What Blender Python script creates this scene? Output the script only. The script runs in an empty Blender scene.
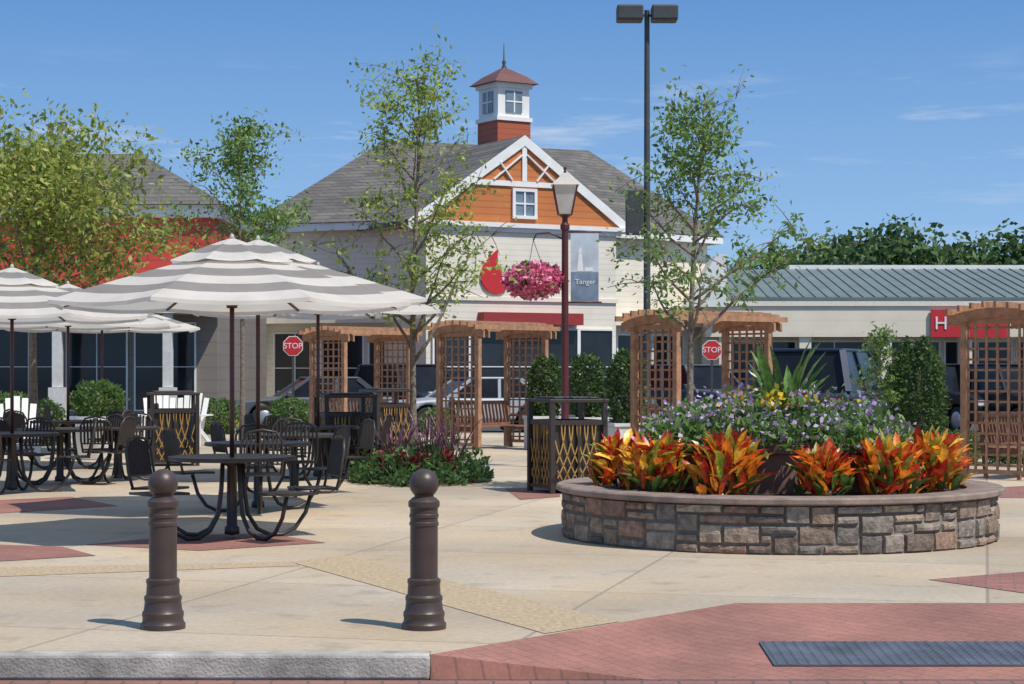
import bpy, bmesh, math, random
import numpy as np
from mathutils import Vector, Matrix
random.seed(7)
rng = np.random.default_rng(7)
F, CY, EH = 1900.0, 370.0, 1.55
R = math.radians
scene = bpy.context.scene
COL = scene.collection
def W(px, py, Y): return Vector(((px-512)*Y/F, Y, EH+(CY-py)*Y/F))
def GP(px, py):
    Y = EH*F/(py-CY); return Vector(((px-512)*Y/F, Y, 0))
def GX(px, Y): return Vector(((px-512)*Y/F, Y, 0))

# ------------------------------------------------------------ materials
def nt(m):
    m.use_nodes = True
    return m.node_tree.nodes, m.node_tree.links
def mat(name, c, rough=.6, metal=0, var=.18, scale=6, bump=0, bscale=60, attr=False, transl=0, spec=.5, world=False):
    m = bpy.data.materials.new(name); n, l = nt(m)
    p = n['Principled BSDF']
    p.inputs['Roughness'].default_value = rough; p.inputs['Metallic'].default_value = metal
    p.inputs['Specular IOR Level'].default_value = spec
    tc = n.new('ShaderNodeTexCoord')
    src = tc.outputs['Object']
    if world: src = n.new('ShaderNodeNewGeometry').outputs['Position']
    no = n.new('ShaderNodeTexNoise'); no.inputs['Scale'].default_value = scale; no.inputs['Detail'].default_value = 6
    l.new(src, no.inputs['Vector'])
    rp = n.new('ShaderNodeMapRange'); rp.inputs['From Min'].default_value = .3; rp.inputs['From Max'].default_value = .7
    rp.inputs['To Min'].default_value = 1-var; rp.inputs['To Max'].default_value = 1+var
    l.new(no.outputs['Fac'], rp.inputs['Value'])
    mx = n.new('ShaderNodeMix'); mx.data_type = 'RGBA'; mx.blend_type = 'MULTIPLY'; mx.inputs['Factor'].default_value = 1
    if attr:
        at = n.new('ShaderNodeAttribute'); at.attribute_name = 'tint'
        l.new(at.outputs['Color'], mx.inputs['A'])
    else: mx.inputs['A'].default_value = (*c, 1)
    l.new(rp.outputs['Result'], mx.inputs['B'])
    out = mx.outputs['Result']
    l.new(out, p.inputs['Base Color'])
    if bump:
        nb = n.new('ShaderNodeTexNoise'); nb.inputs['Scale'].default_value = bscale; nb.inputs['Detail'].default_value = 4
        l.new(src, nb.inputs['Vector'])
        b = n.new('ShaderNodeBump'); b.inputs['Strength'].default_value = bump; b.inputs['Distance'].default_value = .02
        l.new(nb.outputs['Fac'], b.inputs['Height']); l.new(b.outputs['Normal'], p.inputs['Normal'])
    if transl:
        t = n.new('ShaderNodeBsdfTranslucent'); l.new(out, t.inputs['Color'])
        s = n.new('ShaderNodeMixShader'); s.inputs['Fac'].default_value = transl
        l.new(p.outputs[0], s.inputs[1]); l.new(t.outputs[0], s.inputs[2])
        l.new(s.outputs[0], n['Material Output'].inputs['Surface'])
    return m
def math_node(n, l, op, a, b=None):
    x = n.new('ShaderNodeMath'); x.operation = op
    for i, v in enumerate((a, b)):
        if v is None: continue
        if isinstance(v, (int, float)): x.inputs[i].default_value = v
        else: l.new(v, x.inputs[i])
    return x.outputs[0]
def mixcol(n, l, fac, a, b, blend='MIX'):
    x = n.new('ShaderNodeMix'); x.data_type = 'RGBA'; x.blend_type = blend
    for k, v in (('Factor', fac), ('A', a), ('B', b)):
        if isinstance(v, (int, float)): x.inputs[k].default_value = v
        elif isinstance(v, tuple): x.inputs[k].default_value = (*v, 1)
        else: l.new(v, x.inputs[k])
    return x.outputs['Result']
def noise(n, l, src, scale, detail=5, rough=.55):
    x = n.new('ShaderNodeTexNoise'); x.inputs['Scale'].default_value = scale; x.inputs['Detail'].default_value = detail
    x.inputs['Roughness'].default_value = rough
    l.new(src, x.inputs['Vector']); return x.outputs['Fac']
def rng_node(n, l, v, a, b, c=0, d=1):
    x = n.new('ShaderNodeMapRange'); l.new(v, x.inputs['Value'])
    for k, q in zip(('From Min', 'From Max', 'To Min', 'To Max'), (a, b, c, d)): x.inputs[k].default_value = q
    return x.outputs['Result']

def concrete_mat(name, c, joint=2.6, ang=14, jw=.012):
    m = bpy.data.materials.new(name); n, l = nt(m); p = n['Principled BSDF']; p.inputs['Roughness'].default_value = .85
    pos = n.new('ShaderNodeNewGeometry').outputs['Position']
    mp = n.new('ShaderNodeMapping'); mp.inputs['Rotation'].default_value = (0, 0, R(ang)); l.new(pos, mp.inputs['Vector'])
    sp = n.new('ShaderNodeSeparateXYZ'); l.new(mp.outputs[0], sp.inputs[0])
    lines = None; cells = []
    for ax in ('X', 'Y'):
        q = math_node(n, l, 'DIVIDE', sp.outputs[ax], joint)
        fr = math_node(n, l, 'FRACT', q)
        cells.append(math_node(n, l, 'FLOOR', q))
        ln = math_node(n, l, 'LESS_THAN', fr, jw/joint*2)
        lines = ln if lines is None else math_node(n, l, 'MAXIMUM', lines, ln)
    wn = n.new('ShaderNodeTexWhiteNoise'); wn.noise_dimensions = '2D'
    cb = n.new('ShaderNodeCombineXYZ'); l.new(cells[0], cb.inputs[0]); l.new(cells[1], cb.inputs[1]); l.new(cb.outputs[0], wn.inputs['Vector'])
    slab = rng_node(n, l, wn.outputs['Value'], 0, 1, .86, 1.08)
    big = rng_node(n, l, noise(n, l, pos, .35, 6), .3, .7, .76, 1.14)
    fine = rng_node(n, l, noise(n, l, pos, 18, 8, .7), .3, .7, .84, 1.13)
    spots = rng_node(n, l, noise(n, l, pos, 2.3, 3), .58, .72, 1, .78)
    f = math_node(n, l, 'MULTIPLY', math_node(n, l, 'MULTIPLY', slab, big), math_node(n, l, 'MULTIPLY', fine, spots))
    c1 = mixcol(n, l, 1.0, c, f, 'MULTIPLY')
    hue = mixcol(n, l, rng_node(n, l, noise(n, l, pos, .6, 4), .4, .65), c1, mixcol(n, l, 1.0, c1, (1.05, .98, .87), 'MULTIPLY'))
    l.new(mixcol(n, l, math_node(n, l, 'MULTIPLY', lines, .45), hue, (.12, .10, .08)), p.inputs['Base Color'])
    b = n.new('ShaderNodeBump'); b.inputs['Strength'].default_value = .25; b.inputs['Distance'].default_value = .01
    l.new(noise(n, l, pos, 90, 4), b.inputs['Height']); l.new(b.outputs[0], p.inputs['Normal'])
    return m
def brick_mat(name, c1, c2, mortar, bw=.2, bh=.1, ang=0, rough=.85, mode='ground', msize=.008, stain=1.0, bstr=.4):
    m = bpy.data.materials.new(name); n, l = nt(m); p = n['Principled BSDF']; p.inputs['Roughness'].default_value = rough
    pos = n.new('ShaderNodeNewGeometry').outputs['Position']
    if mode == 'wall':
        sp = n.new('ShaderNodeSeparateXYZ'); l.new(pos, sp.inputs[0])
        cb = n.new('ShaderNodeCombineXYZ')
        l.new(math_node(n, l, 'ADD', sp.outputs['X'], math_node(n, l, 'MULTIPLY', sp.outputs['Y'], .7)), cb.inputs[0]); l.new(sp.outputs['Z'], cb.inputs[1])
        vec = cb.outputs[0]
    else:
        mp = n.new('ShaderNodeMapping'); mp.inputs['Rotation'].default_value = (0, 0, R(ang)); l.new(pos, mp.inputs['Vector']); vec = mp.outputs[0]
    br = n.new('ShaderNodeTexBrick'); l.new(vec, br.inputs['Vector'])
    br.inputs['Scale'].default_value = 1; br.inputs['Brick Width'].default_value = bw; br.inputs['Row Height'].default_value = bh
    br.inputs['Mortar Size'].default_value = msize; br.inputs['Color1'].default_value = (*c1, 1); br.inputs['Color2'].default_value = (*c2, 1); br.inputs['Mortar'].default_value = (*mortar, 1)
    f = rng_node(n, l, noise(n, l, pos, 1.2, 6), .3, .7, 1-.2*stain, 1+.18*stain)
    f2 = rng_node(n, l, noise(n, l, pos, 40, 6), .3, .7, .88, 1.12)
    l.new(mixcol(n, l, 1.0, br.outputs['Color'], math_node(n, l, 'MULTIPLY', f, f2), 'MULTIPLY'), p.inputs['Base Color'])
    b = n.new('ShaderNodeBump'); b.inputs['Strength'].default_value = bstr; b.inputs['Distance'].default_value = .01; b.invert = True
    l.new(br.outputs['Fac'], b.inputs['Height']); l.new(b.outputs[0], p.inputs['Normal'])
    return m
def siding_mat(name, c, pitch=.2, dark=.6):
    m = bpy.data.materials.new(name); n, l = nt(m); p = n['Principled BSDF']; p.inputs['Roughness'].default_value = .6
    pos = n.new('ShaderNodeNewGeometry').outputs['Position']
    sp = n.new('ShaderNodeSeparateXYZ'); l.new(pos, sp.inputs[0])
    fr = math_node(n, l, 'FRACT', math_node(n, l, 'DIVIDE', sp.outputs['Z'], pitch))
    k = rng_node(n, l, fr, 0, .22, dark, 1)
    f = rng_node(n, l, noise(n, l, pos, .8, 5), .3, .7, .9, 1.06)
    l.new(mixcol(n, l, 1.0, c, math_node(n, l, 'MULTIPLY', k, f), 'MULTIPLY'), p.inputs['Base Color'])
    return m

M = {}
M['concrete'] = concrete_mat('plaza_concrete', (.50, .415, .31))
M['band'] = mat('aggregate_band', (.45, .34, .21), .9, var=.28, scale=30, bump=.4, bscale=120, world=True)
M['kerb'] = mat('kerb_concrete', (.38, .36, .32), .9, var=.35, scale=5, bump=.4, bscale=60, world=True)
M['ramp'] = brick_mat('ramp_red_stamped', (.335, .15, .11), (.30, .135, .10), (.235, .11, .085), bw=.2, bh=.1, ang=45, msize=.006, stain=1.3, bstr=.25)
M['asphalt'] = mat('asphalt', (.06, .06, .06), .95, var=.25, scale=3, bump=.3, bscale=90, world=True)
M['paver'] = brick_mat('red_paver', (.34, .14, .105), (.27, .115, .09), (.17, .11, .09), ang=14)
M['roadpaver'] = brick_mat('road_paver', (.30, .13, .10), (.24, .13, .11), (.12, .09, .08), ang=0)
M['tactile'] = mat('tactile_slate', (.075, .09, .115), .7, var=.3, scale=4)
M['line'] = mat('yellow_paint', (.6, .42, .06), .7)
M['bollard'] = mat('bronze_paint', (.060, .041, .034), .42, var=.16, scale=9, bump=.06, bscale=60)
M['darkmetal'] = mat('dark_brown_metal', (.040, .030, .025), .42, var=.15)
M['maroon'] = mat('maroon_pole_paint', (.09, .02, .02), .4, var=.12)
M['umb_white'] = mat('canopy_white', (.77, .73, .67), .9, var=.08, scale=3, transl=.42)
M['umb_grey'] = mat('canopy_grey', (.33, .305, .285), .9, var=.10, scale=3, transl=.38)
M['umb_pole'] = mat('umbrella_pole_brown', (.07, .022, .02), .4, var=.1)
M['wood'] = mat('cedar_wood', (.38, .20, .11), .7, var=.3, scale=9, bump=.2, bscale=30)
M['benchwood'] = mat('bench_brown', (.25, .12, .07), .6, var=.3, scale=9)
M['gold'] = mat('gold_lattice', (.46, .27, .08), .4, .3, var=.1)
M['stone'] = mat('field_stone', (.3, .3, .3), .9, attr=True, var=.4, scale=16, bump=.9, bscale=30)
M['mortar'] = mat('mortar', (.18, .155, .13), .95, var=.2, scale=20)
M['cap'] = mat('planter_cap', (.25, .185, .15), .8, var=.28, scale=6, bump=.3, bscale=60)
M['upper'] = mat('upper_planter', (.19, .12, .09), .8, var=.3, scale=5)
M['soil'] = mat('mulch', (.05, .032, .022), .95, var=.5, scale=30, bump=.8, bscale=50)
M['leaf'] = mat('leaf', (1, 1, 1), .5, attr=True, var=.1, transl=.42, spec=.4)
M['petal'] = mat('petal', (1, 1, 1), .7, attr=True, var=.08, transl=.25, spec=.2)
M['croton'] = mat('croton_leaf', (1, 1, 1), .35, attr=True, var=.45, scale=22, transl=.35)
M['bark'] = mat('bark', (.19, .15, .115), .9, var=.4, scale=20, bump=.6, bscale=40)
M['white'] = mat('white_trim', (.80, .79, .76), .55, var=.07, scale=2)
M['siding'] = siding_mat('cream_siding', (.78, .72, .60), .22, .80)
M['shadefront'] = siding_mat('shaded_brown_shopfront', (.24, .205, .175), .4, .8)  # brown darkened towards grey, shadow on the lower front put into the colour
M['orange'] = siding_mat('orange_shingle', (.55, .18, .05), .25, .6)
M['rust'] = siding_mat('rust_shingle', (.42, .10, .045), .25, .6)
M['redwall'] = siding_mat('red_siding', (.56, .055, .038), .25, .66)
M['cream'] = siding_mat('cream_wall', (.82, .73, .57), .6, .93)
M['creamtrim'] = mat('cream_trim', (.80, .73, .60), .6, var=.06)
M['roof'] = brick_mat('roof_shingle', (.165, .148, .13), (.105, .095, .088), (.07, .064, .058), bw=.7, bh=.16, mode='wall', msize=.015)
M['roofred'] = mat('brown_red_roof', (.15, .06, .05), .6, var=.15)
M['seam'] = mat('grey_green_metal_roof', (.16, .195, .18), .55, .1, var=.14, scale=1)
M['glass'] = mat('dark_glass', (.02, .025, .03), .08, var=.5, scale=.6, spec=.4)
M['carglass'] = mat('car_glass', (.012, .014, .018), .18, var=.3, scale=2, spec=.2)
M['pane'] = mat('pane_blue', (.16, .21, .25), .1, var=.3, scale=2, spec=.8)
M['lampglass'] = mat('lantern_glass', (.80, .75, .68), .25, var=.08, transl=.45)
M['red'] = mat('sign_red', (.55, .025, .03), .5, var=.06)
M['darkred'] = mat('dark_red_band', (.30, .03, .03), .6, var=.1)
M['signwhite'] = mat('sign_white', (.80, .80, .78), .5, var=.04)
M['banner'] = mat('banner_pale', (.50, .56, .62), .7, var=.25, scale=2.2)
M['bannerlow'] = mat('banner_sea', (.17, .23, .31), .7, var=.35, scale=5)
M['potwhite'] = mat('planter_white', (.66, .64, .60), .7, var=.1)
M['tyre'] = mat('tyre', (.02, .02, .02), .85)
M['rim'] = mat('wheel_rim', (.45, .45, .46), .35, .7)
M['lampred'] = mat('tail_lamp', (.35, .01, .01), .25)
M['lampclear'] = mat('head_lamp', (.7, .7, .72), .15)
M['fixture'] = mat('grey_fixture', (.055, .06, .06), .5)
def carpaint(name, c): return mat(name, c, .28, .1, var=.04, spec=.5)
M['car_navy'] = carpaint('car_navy', (.018, .032, .068)); M['car_black'] = carpaint('car_black', (.015, .015, .018))
M['car_silver'] = carpaint('car_silver', (.42, .44, .46)); M['car_grey'] = carpaint('car_grey', (.10, .11, .12))

# ------------------------------------------------------------ mesh builder
class MB:
    def __init__(s, xf=None): s.v = []; s.f = []; s.m = []; s.s = []; s.t = []; s.xf = xf
    def add(s, vs, fs, mi=0, sm=False, tint=(1, 1, 1)):
        b = len(s.v)
        for v in vs:
            v = Vector(v)
            if s.xf is not None: v = s.xf @ v
            s.v.append(v)
        for f in fs:
            s.f.append(tuple(b+i for i in f)); s.m.append(mi); s.s.append(sm); s.t.append(tint)
        return s
    def box(s, x0, x1, y0, y1, z0, z1, mi=0, tint=(1, 1, 1)):
        return s.add([(x0,y0,z0),(x1,y0,z0),(x1,y1,z0),(x0,y1,z0),(x0,y0,z1),(x1,y0,z1),(x1,y1,z1),(x0,y1,z1)],
                     [(0,3,2,1),(4,5,6,7),(0,1,5,4),(1,2,6,5),(2,3,7,6),(3,0,4,7)], mi, False, tint)
    def bar(s, a, b, w, h=None, up=(0,0,1), mi=0):
        a = Vector(a); b = Vector(b); h = h or w
        d = (b-a).normalized(); up = Vector(up)
        if abs(d.dot(up)) > .98: up = Vector((0,1,0)) if abs(d.y) < .9 else Vector((1,0,0))
        x = d.cross(up).normalized()*w/2; y = x.cross(d).normalized()*h/2
        vs = [p+q for p in (a, b) for q in (-x-y, x-y, x+y, -x+y)]
        return s.add(vs, [(0,1,2,3),(7,6,5,4),(0,4,5,1),(1,5,6,2),(2,6,7,3),(3,7,4,0)], mi)
    def tube(s, pts, r, n=8, mi=0, closed=False):
        pts = [Vector(p) for p in pts]; k = len(pts)
        rs = r if isinstance(r, (list, tuple)) else [r]*k
        vs = []; prev = None
        for i, p in enumerate(pts):
            if closed: d = pts[(i+1) % k]-pts[i-1]
            else: d = pts[min(i+1, k-1)]-pts[max(i-1, 0)]
            d = d.normalized() if d.length > 1e-9 else Vector((0,0,1))
            if prev is None:
                ref = Vector((0,0,1)) if abs(d.z) < .9 else Vector((1,0,0))
                x = d.cross(ref).normalized()
            else:
                x = (prev-d*prev.dot(d)).normalized()
            prev = x; y = d.cross(x)
            for j in range(n):
                a = 2*math.pi*j/n; vs.append(p+(x*math.cos(a)+y*math.sin(a))*rs[i])
        fs = []
        for i in range(k if closed else k-1):
            i2 = (i+1) % k
            for j in range(n): fs.append((i*n+j, i*n+(j+1) % n, i2*n+(j+1) % n, i2*n+j))
        s.add(vs, fs, mi, True)
        if not closed:
            b = len(s.v)-len(vs)
            s.f += [tuple(b+j for j in range(n))[::-1], tuple(b+(k-1)*n+j for j in range(n))]; s.m += [mi]*2; s.s += [False]*2; s.t += [(1,1,1)]*2
        return s
    def lathe(s, prof, n=28, c=(0,0,0), mi=0, sm=True):
        vs = []; fs = []; k = len(prof)
        for r, z in prof:
            for j in range(n):
                a = 2*math.pi*j/n; vs.append((c[0]+r*math.cos(a), c[1]+r*math.sin(a), c[2]+z))
        for i in range(k-1):
            for j in range(n): fs.append((i*n+j, i*n+(j+1) % n, (i+1)*n+(j+1) % n, (i+1)*n+j))
        return s.add(vs, fs, mi, sm)
    def prism(s, pts, vec, mi=0):
        pts = [Vector(p) for p in pts]; vec = Vector(vec); k = len(pts)
        return s.add(pts+[p+vec for p in pts], [tuple(range(k))[::-1], tuple(range(k, 2*k))]+[(i, (i+1) % k, k+(i+1) % k, k+i) for i in range(k)], mi)
    def build(s, name, mats, parent=None, off=None, bev=0, recalc=True, autos=None):
        if not isinstance(mats, (list, tuple)): mats = [mats]
        me = bpy.data.meshes.new(name)
        if off is None:
            off = Vector((0,0,0))
        off = Vector(off)
        me.from_pydata([tuple(v-off) for v in s.v], [], s.f)
        for m_ in mats: me.materials.append(m_)
        me.polygons.foreach_set('material_index', s.m); me.polygons.foreach_set('use_smooth', s.s)
        if any(t != (1,1,1) for t in s.t):
            a = me.attributes.new('tint', 'FLOAT_COLOR', 'FACE')
            a.data.foreach_set('color', [q for t in s.t for q in (*t, 1)])
        if recalc:
            bm = bmesh.new(); bm.from_mesh(me); bmesh.ops.recalc_face_normals(bm, faces=bm.faces); bm.to_mesh(me); bm.free()
        if autos:
            me.set_sharp_from_angle(angle=R(autos))
        o = bpy.data.objects.new(name, me); COL.objects.link(o)
        if parent is not None: o.parent = parent
        else: o.location = off
        if bev:
            b = o.modifiers.new('bevel', 'BEVEL'); b.width = bev; b.segments = 2; b.limit_method = 'ANGLE'; b.angle_limit = R(40)
        return o
def tag(o, label=None, cat=None, group=None, kind=None):
    for k, v in (('label', label), ('category', cat), ('group', group), ('kind', kind)):
        if v: o[k] = v
    return o
def thing(name, label, cat, loc=(0,0,0), rz=0, group=None):
    o = bpy.data.objects.new(name, None); COL.objects.link(o)
    o.location = loc; o.rotation_euler = (0,0,rz); o.empty_display_size = .2
    return tag(o, label, cat, group)
def copy_tree(o, parent=None):
    c = o.copy(); COL.objects.link(c); c.parent = parent
    for ch in list(o.children): copy_tree(ch, c)
    return c
def place(proto, used, loc, rz, label, sc=None):
    o = proto if not used else copy_tree(proto)
    o.location = loc; o.rotation_euler = (0,0,rz)
    sc = sc or 1.0
    o.scale = (sc, sc, sc)
    o['label'] = label
    return o
def text_mesh(s, size, name, m, parent, M4, ext=.004):
    cu = bpy.data.curves.new('txt', 'FONT'); cu.body = s; cu.size = size; cu.align_x = 'CENTER'; cu.align_y = 'CENTER'; cu.extrude = ext
    t = bpy.data.objects.new('txt', cu); COL.objects.link(t)
    bpy.context.view_layer.update()
    dg = bpy.context.evaluated_depsgraph_get()
    me = bpy.data.meshes.new_from_object(t.evaluated_get(dg)); me.transform(M4)
    bpy.data.objects.remove(t); 
    me.materials.clear(); me.materials.append(m)
    o = bpy.data.objects.new(name, me); COL.objects.link(o); o.parent = parent
    return o
FACE = Matrix.Rotation(math.pi/2, 4, 'X')     # text standing up, facing -Y

def leaf_cloud(name, pts, L, m, parent=None, off=(0,0,0), aspect=.5, tints=None, up=0.0, Lvar=.4):
    pts = np.asarray(pts, float); N = len(pts)
    d = rng.normal(size=(N, 3))
    d[:, 2] += up
    d /= np.linalg.norm(d, axis=1)[:, None]+1e-9
    e = np.cross(d, rng.normal(size=(N, 3))); e /= np.linalg.norm(e, axis=1)[:, None]+1e-9
    nn = np.cross(d, e)
    Ls = L*(1+Lvar*(rng.random(N)-.5)*2)[:, None]
    w = Ls*aspect/2
    p0 = pts-np.array(off); 
    v = np.stack([p0, p0+d*Ls*.45+e*w+nn*w*.3, p0+d*Ls, p0+d*Ls*.45-e*w+nn*w*.3], 1).reshape(-1, 3)
    me = bpy.data.meshes.new(name)
    me.vertices.add(4*N); me.vertices.foreach_set('co', v.ravel())
    me.loops.add(4*N); me.loops.foreach_set('vertex_index', np.arange(4*N, dtype=np.int32))
    me.polygons.add(N); me.polygons.foreach_set('loop_start', np.arange(0, 4*N, 4, dtype=np.int32))
    me.update(calc_edges=True)
    a = me.attributes.new('tint', 'FLOAT_COLOR', 'FACE')
    t = np.ones((N, 4)); t[:, :3] = tints
    a.data.foreach_set('color', t.ravel())
    me.materials.append(m)
    o = bpy.data.objects.new(name, me); COL.objects.link(o)
    if parent is not None: o.parent = parent
    else: o.location = off
    return o
def tints(N, cols, wts=None, jit=.25):
    cols = np.array(cols); k = rng.choice(len(cols), N, p=wts)
    return np.clip(cols[k]*(1+jit*(rng.random((N, 1))-.5)*2), 0, 1)

# ------------------------------------------------------------ setting: ground
def sheet(name, pts, z, m):
    mb = MB(); mb.add([(p[0], p[1], z) for p in pts], [tuple(range(len(pts)))])
    o = mb.build(name, m); o['kind'] = 'structure'; return o
sheet('ground', [(-900,-300),(900,-300),(900,1500),(-900,1500)], -.14, M['asphalt'])
sheet('road', [(-40,4),(40,4),(40,10.325),(-40,10.325)], -.135, M['roadpaver'])
KX = -.446
mb = MB()
pl = [(-60,10.484),(KX,10.484),(KX,10.36),(1.484,12.64),(60,12.64),(60,47),(-60,47)]
mb.prism([(x, y, -.138) for x, y in pl], (0,0,.138))
o = mb.build('plaza', M['concrete']); o['kind'] = 'structure'
mb = MB()
x = KX
while x > -12:
    mb.box(x-2.99, x, 10.33, 10.482, -.139, .002); x -= 3.0
o = mb.build('kerb', M['kerb'], bev=.018); o['kind'] = 'structure'
mb = MB()
A = (KX+.003,10.358,0); B = (1.484,12.638,0); D = (KX+.003,10.332,-.134); D2 = (.75,10.332,-.134); E = (40,10.332,-.134); C = (40,12.638,0)
mb.add([A,B,D,D2,E,C], [(0,2,3),(0,3,1),(3,4,5,1)])
o = mb.build('ramp', M['ramp']); o['kind'] = 'structure'
# brick and aggregate inlays on the plaza (each a few mm proud)
def inlay(name, px, z, m): return sheet(name, [GP(a, b) for a, b in px], z, m)
inlay('paving', [(-60,543),(62,547),(96,556),(-60,565)], .004, M['paver'])
inlay('paving', [(85,545),(190,535),(268,534),(326,543),(200,551)], .004, M['paver'])
inlay('paving', [(928,580),(1100,566),(1100,604)], .004, M['paver'])
inlay('paving', [(-40,502),(70,497),(118,506),(-40,516)], .004, M['paver'])
inlay('paving', [(985,488),(1120,482),(1120,499),(1000,498)], .004, M['paver'])
inlay('paving', [(505,489),(560,486),(560,497),(520,500)], .004, M['paver'])
inlay('pavement_band', [(290,562),(345,556),(620,622),(545,634)], .004, M['band'])
inlay('pavement_band', [(-60,569),(292,562),(300,566),(-60,579)], .003, M['band'])
# tactile plate lying on the ramp
tp = thing('tactile_plate', 'dark slate tactile warning plate with raised domes on the red ramp', 'tactile plate', (2.9,10.66,0))
sl = .134/2.306
def rz_(y): return -.134+(y-10.332)*sl
mb = MB()
for a, b, c, d in ((1.47,5.2,10.66,11.31),):
    mb.add([(a,c,rz_(c)+.003),(b,c,rz_(c)+.003),(b,d,rz_(d)+.003),(a,d,rz_(d)+.003),(a,c,rz_(c)+.012),(b,c,rz_(c)+.012),(b,d,rz_(d)+.012),(a,d,rz_(d)+.012)],
           [(0,3,2,1),(4,5,6,7),(0,1,5,4),(1,2,6,5),(2,3,7,6),(3,0,4,7)])
for i in range(62):
    for j in range(11):
        x = 1.5+i*.06; y = 10.69+j*.059; z = rz_(y)+.012
        mb.lathe([(.02,0),(.012,.007),(.0005,.0075)], 8, (x, y, z))
mb.build('plate', M['tactile'], tp, off=tp.location)

# ------------------------------------------------------------ bollards
bo = thing('bollard', '', 'bollard', group='bronze bollards along the kerb')
MB().lathe([(.0,0),(.134,0),(.134,.03),(.124,.042),(.120,.065),(.124,.075),(.124,.098),(.114,.112),(.108,.165),(.112,.172),(.112,.192),(.100,.205),(.096,.268),(.100,.274),(.100,.294),(.084,.305)], 36).build('base', M['bollard'], bo, autos=35)
MB().lathe([(.083,.30),(.083,.615),(.088,.62),(.088,.637),(.083,.642),(.083,.663),(.088,.668),(.088,.685),(.083,.69),(.083,.72),(.094,.732),(.094,.762),(.07,.785),(.058,.79),(.058,.81)], 36).build('shaft', M['bollard'], bo, autos=35)
MB().lathe([(.0,.775)]+[(.089*math.sin(a), .868-.089*math.cos(a)) for a in [math.pi*i/16 for i in range(1, 16)]]+[(0,.957)], 32).build('ball_finial', M['bollard'], bo)
place(bo, False, GX(163, 11.4), 0, 'bronze bollard with ball top in front of the nearest umbrella table')
place(bo, True, GX(424, 11.4), .4, 'bronze bollard with ball top beside the left corner of the red ramp')

# ------------------------------------------------------------ umbrellas
def make_umbrella():
    t = thing('patio_umbrella', '', 'umbrella', group='striped umbrellas over the tables')
    MB().tube([(0,0,.03),(0,0,2.70)], .022, 12).build('pole', M['umb_pole'], t)
    def canopy(r0, z0, r1, z1, bands, sag, start, mid=2):
        mb = MB(); n = 8; sub = 4; rings = []; tot = bands*mid
        for i in range(tot+1):
            f = i/tot; r = r0+(r1-r0)*f; z = z0+(z1-z0)*(f**1.08)
            ring = []
            for k in range(n):
                a0 = 2*math.pi*(k+.5)/n; a1 = 2*math.pi*(k+1.5)/n
                p = Vector((math.cos(a0), math.sin(a0), 0)); q = Vector((math.cos(a1), math.sin(a1), 0))
                for s_ in range(sub):
                    u = s_/sub; w = p.lerp(q, u)*r
                    sg = 4*u*(1-u)*sag*f
                    inn = 1-4*u*(1-u)*.035*f
                    ring.append((w.x*inn, w.y*inn, z-sg))
            rings.append(ring)
        N = n*sub
        for i in range(tot):
            mi = (i//mid+start) % 2
            mb.add(rings[i]+rings[i+1], [(j, (j+1) % N, N+(j+1) % N, N+j) for j in range(N)], mi)
        return mb, rings
    mb, rings = canopy(.25, 2.59, 1.72, 2.165, 6, .035, 1)
    last = rings[-1]; N = len(last)
    mb.add(last+[(x*1.004, y*1.004, z-.035) for x, y, z in last], [(j, (j+1) % N, N+(j+1) % N, N+j) for j in range(N)], 0)
    mb.build('canopy', [M['umb_white'], M['umb_grey']], t, recalc=False)
    mb, _ = canopy(.01, 2.765, .60, 2.545, 3, .02, 0)
    mb.build('vent_cap', [M['umb_white'], M['umb_grey']], t, recalc=False)
    for k in range(8):
        a = 2*math.pi*(k+.5)/8; c, s = math.cos(a), math.sin(a)
        MB().bar((.05*c,.05*s,2.58),(1.70*c,1.70*s,2.15), .02, .018).bar((.04*c,.04*s,2.15),(.85*c,.85*s,2.365), .014, .014).build('rib', M['umb_pole'], t)
    MB().lathe([(0,2.12),(.05,2.12),(.05,2.19),(.03,2.2),(.03,2.55),(.055,2.56),(.055,2.6),(0,2.6)], 14).build('hub', M['umb_pole'], t)
    MB().lathe([(0,2.75),(.03,2.76),(.018,2.78),(.022,2.79),(0,2.81)], 12).build('finial', M['umb_white'], t)
    return t
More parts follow.
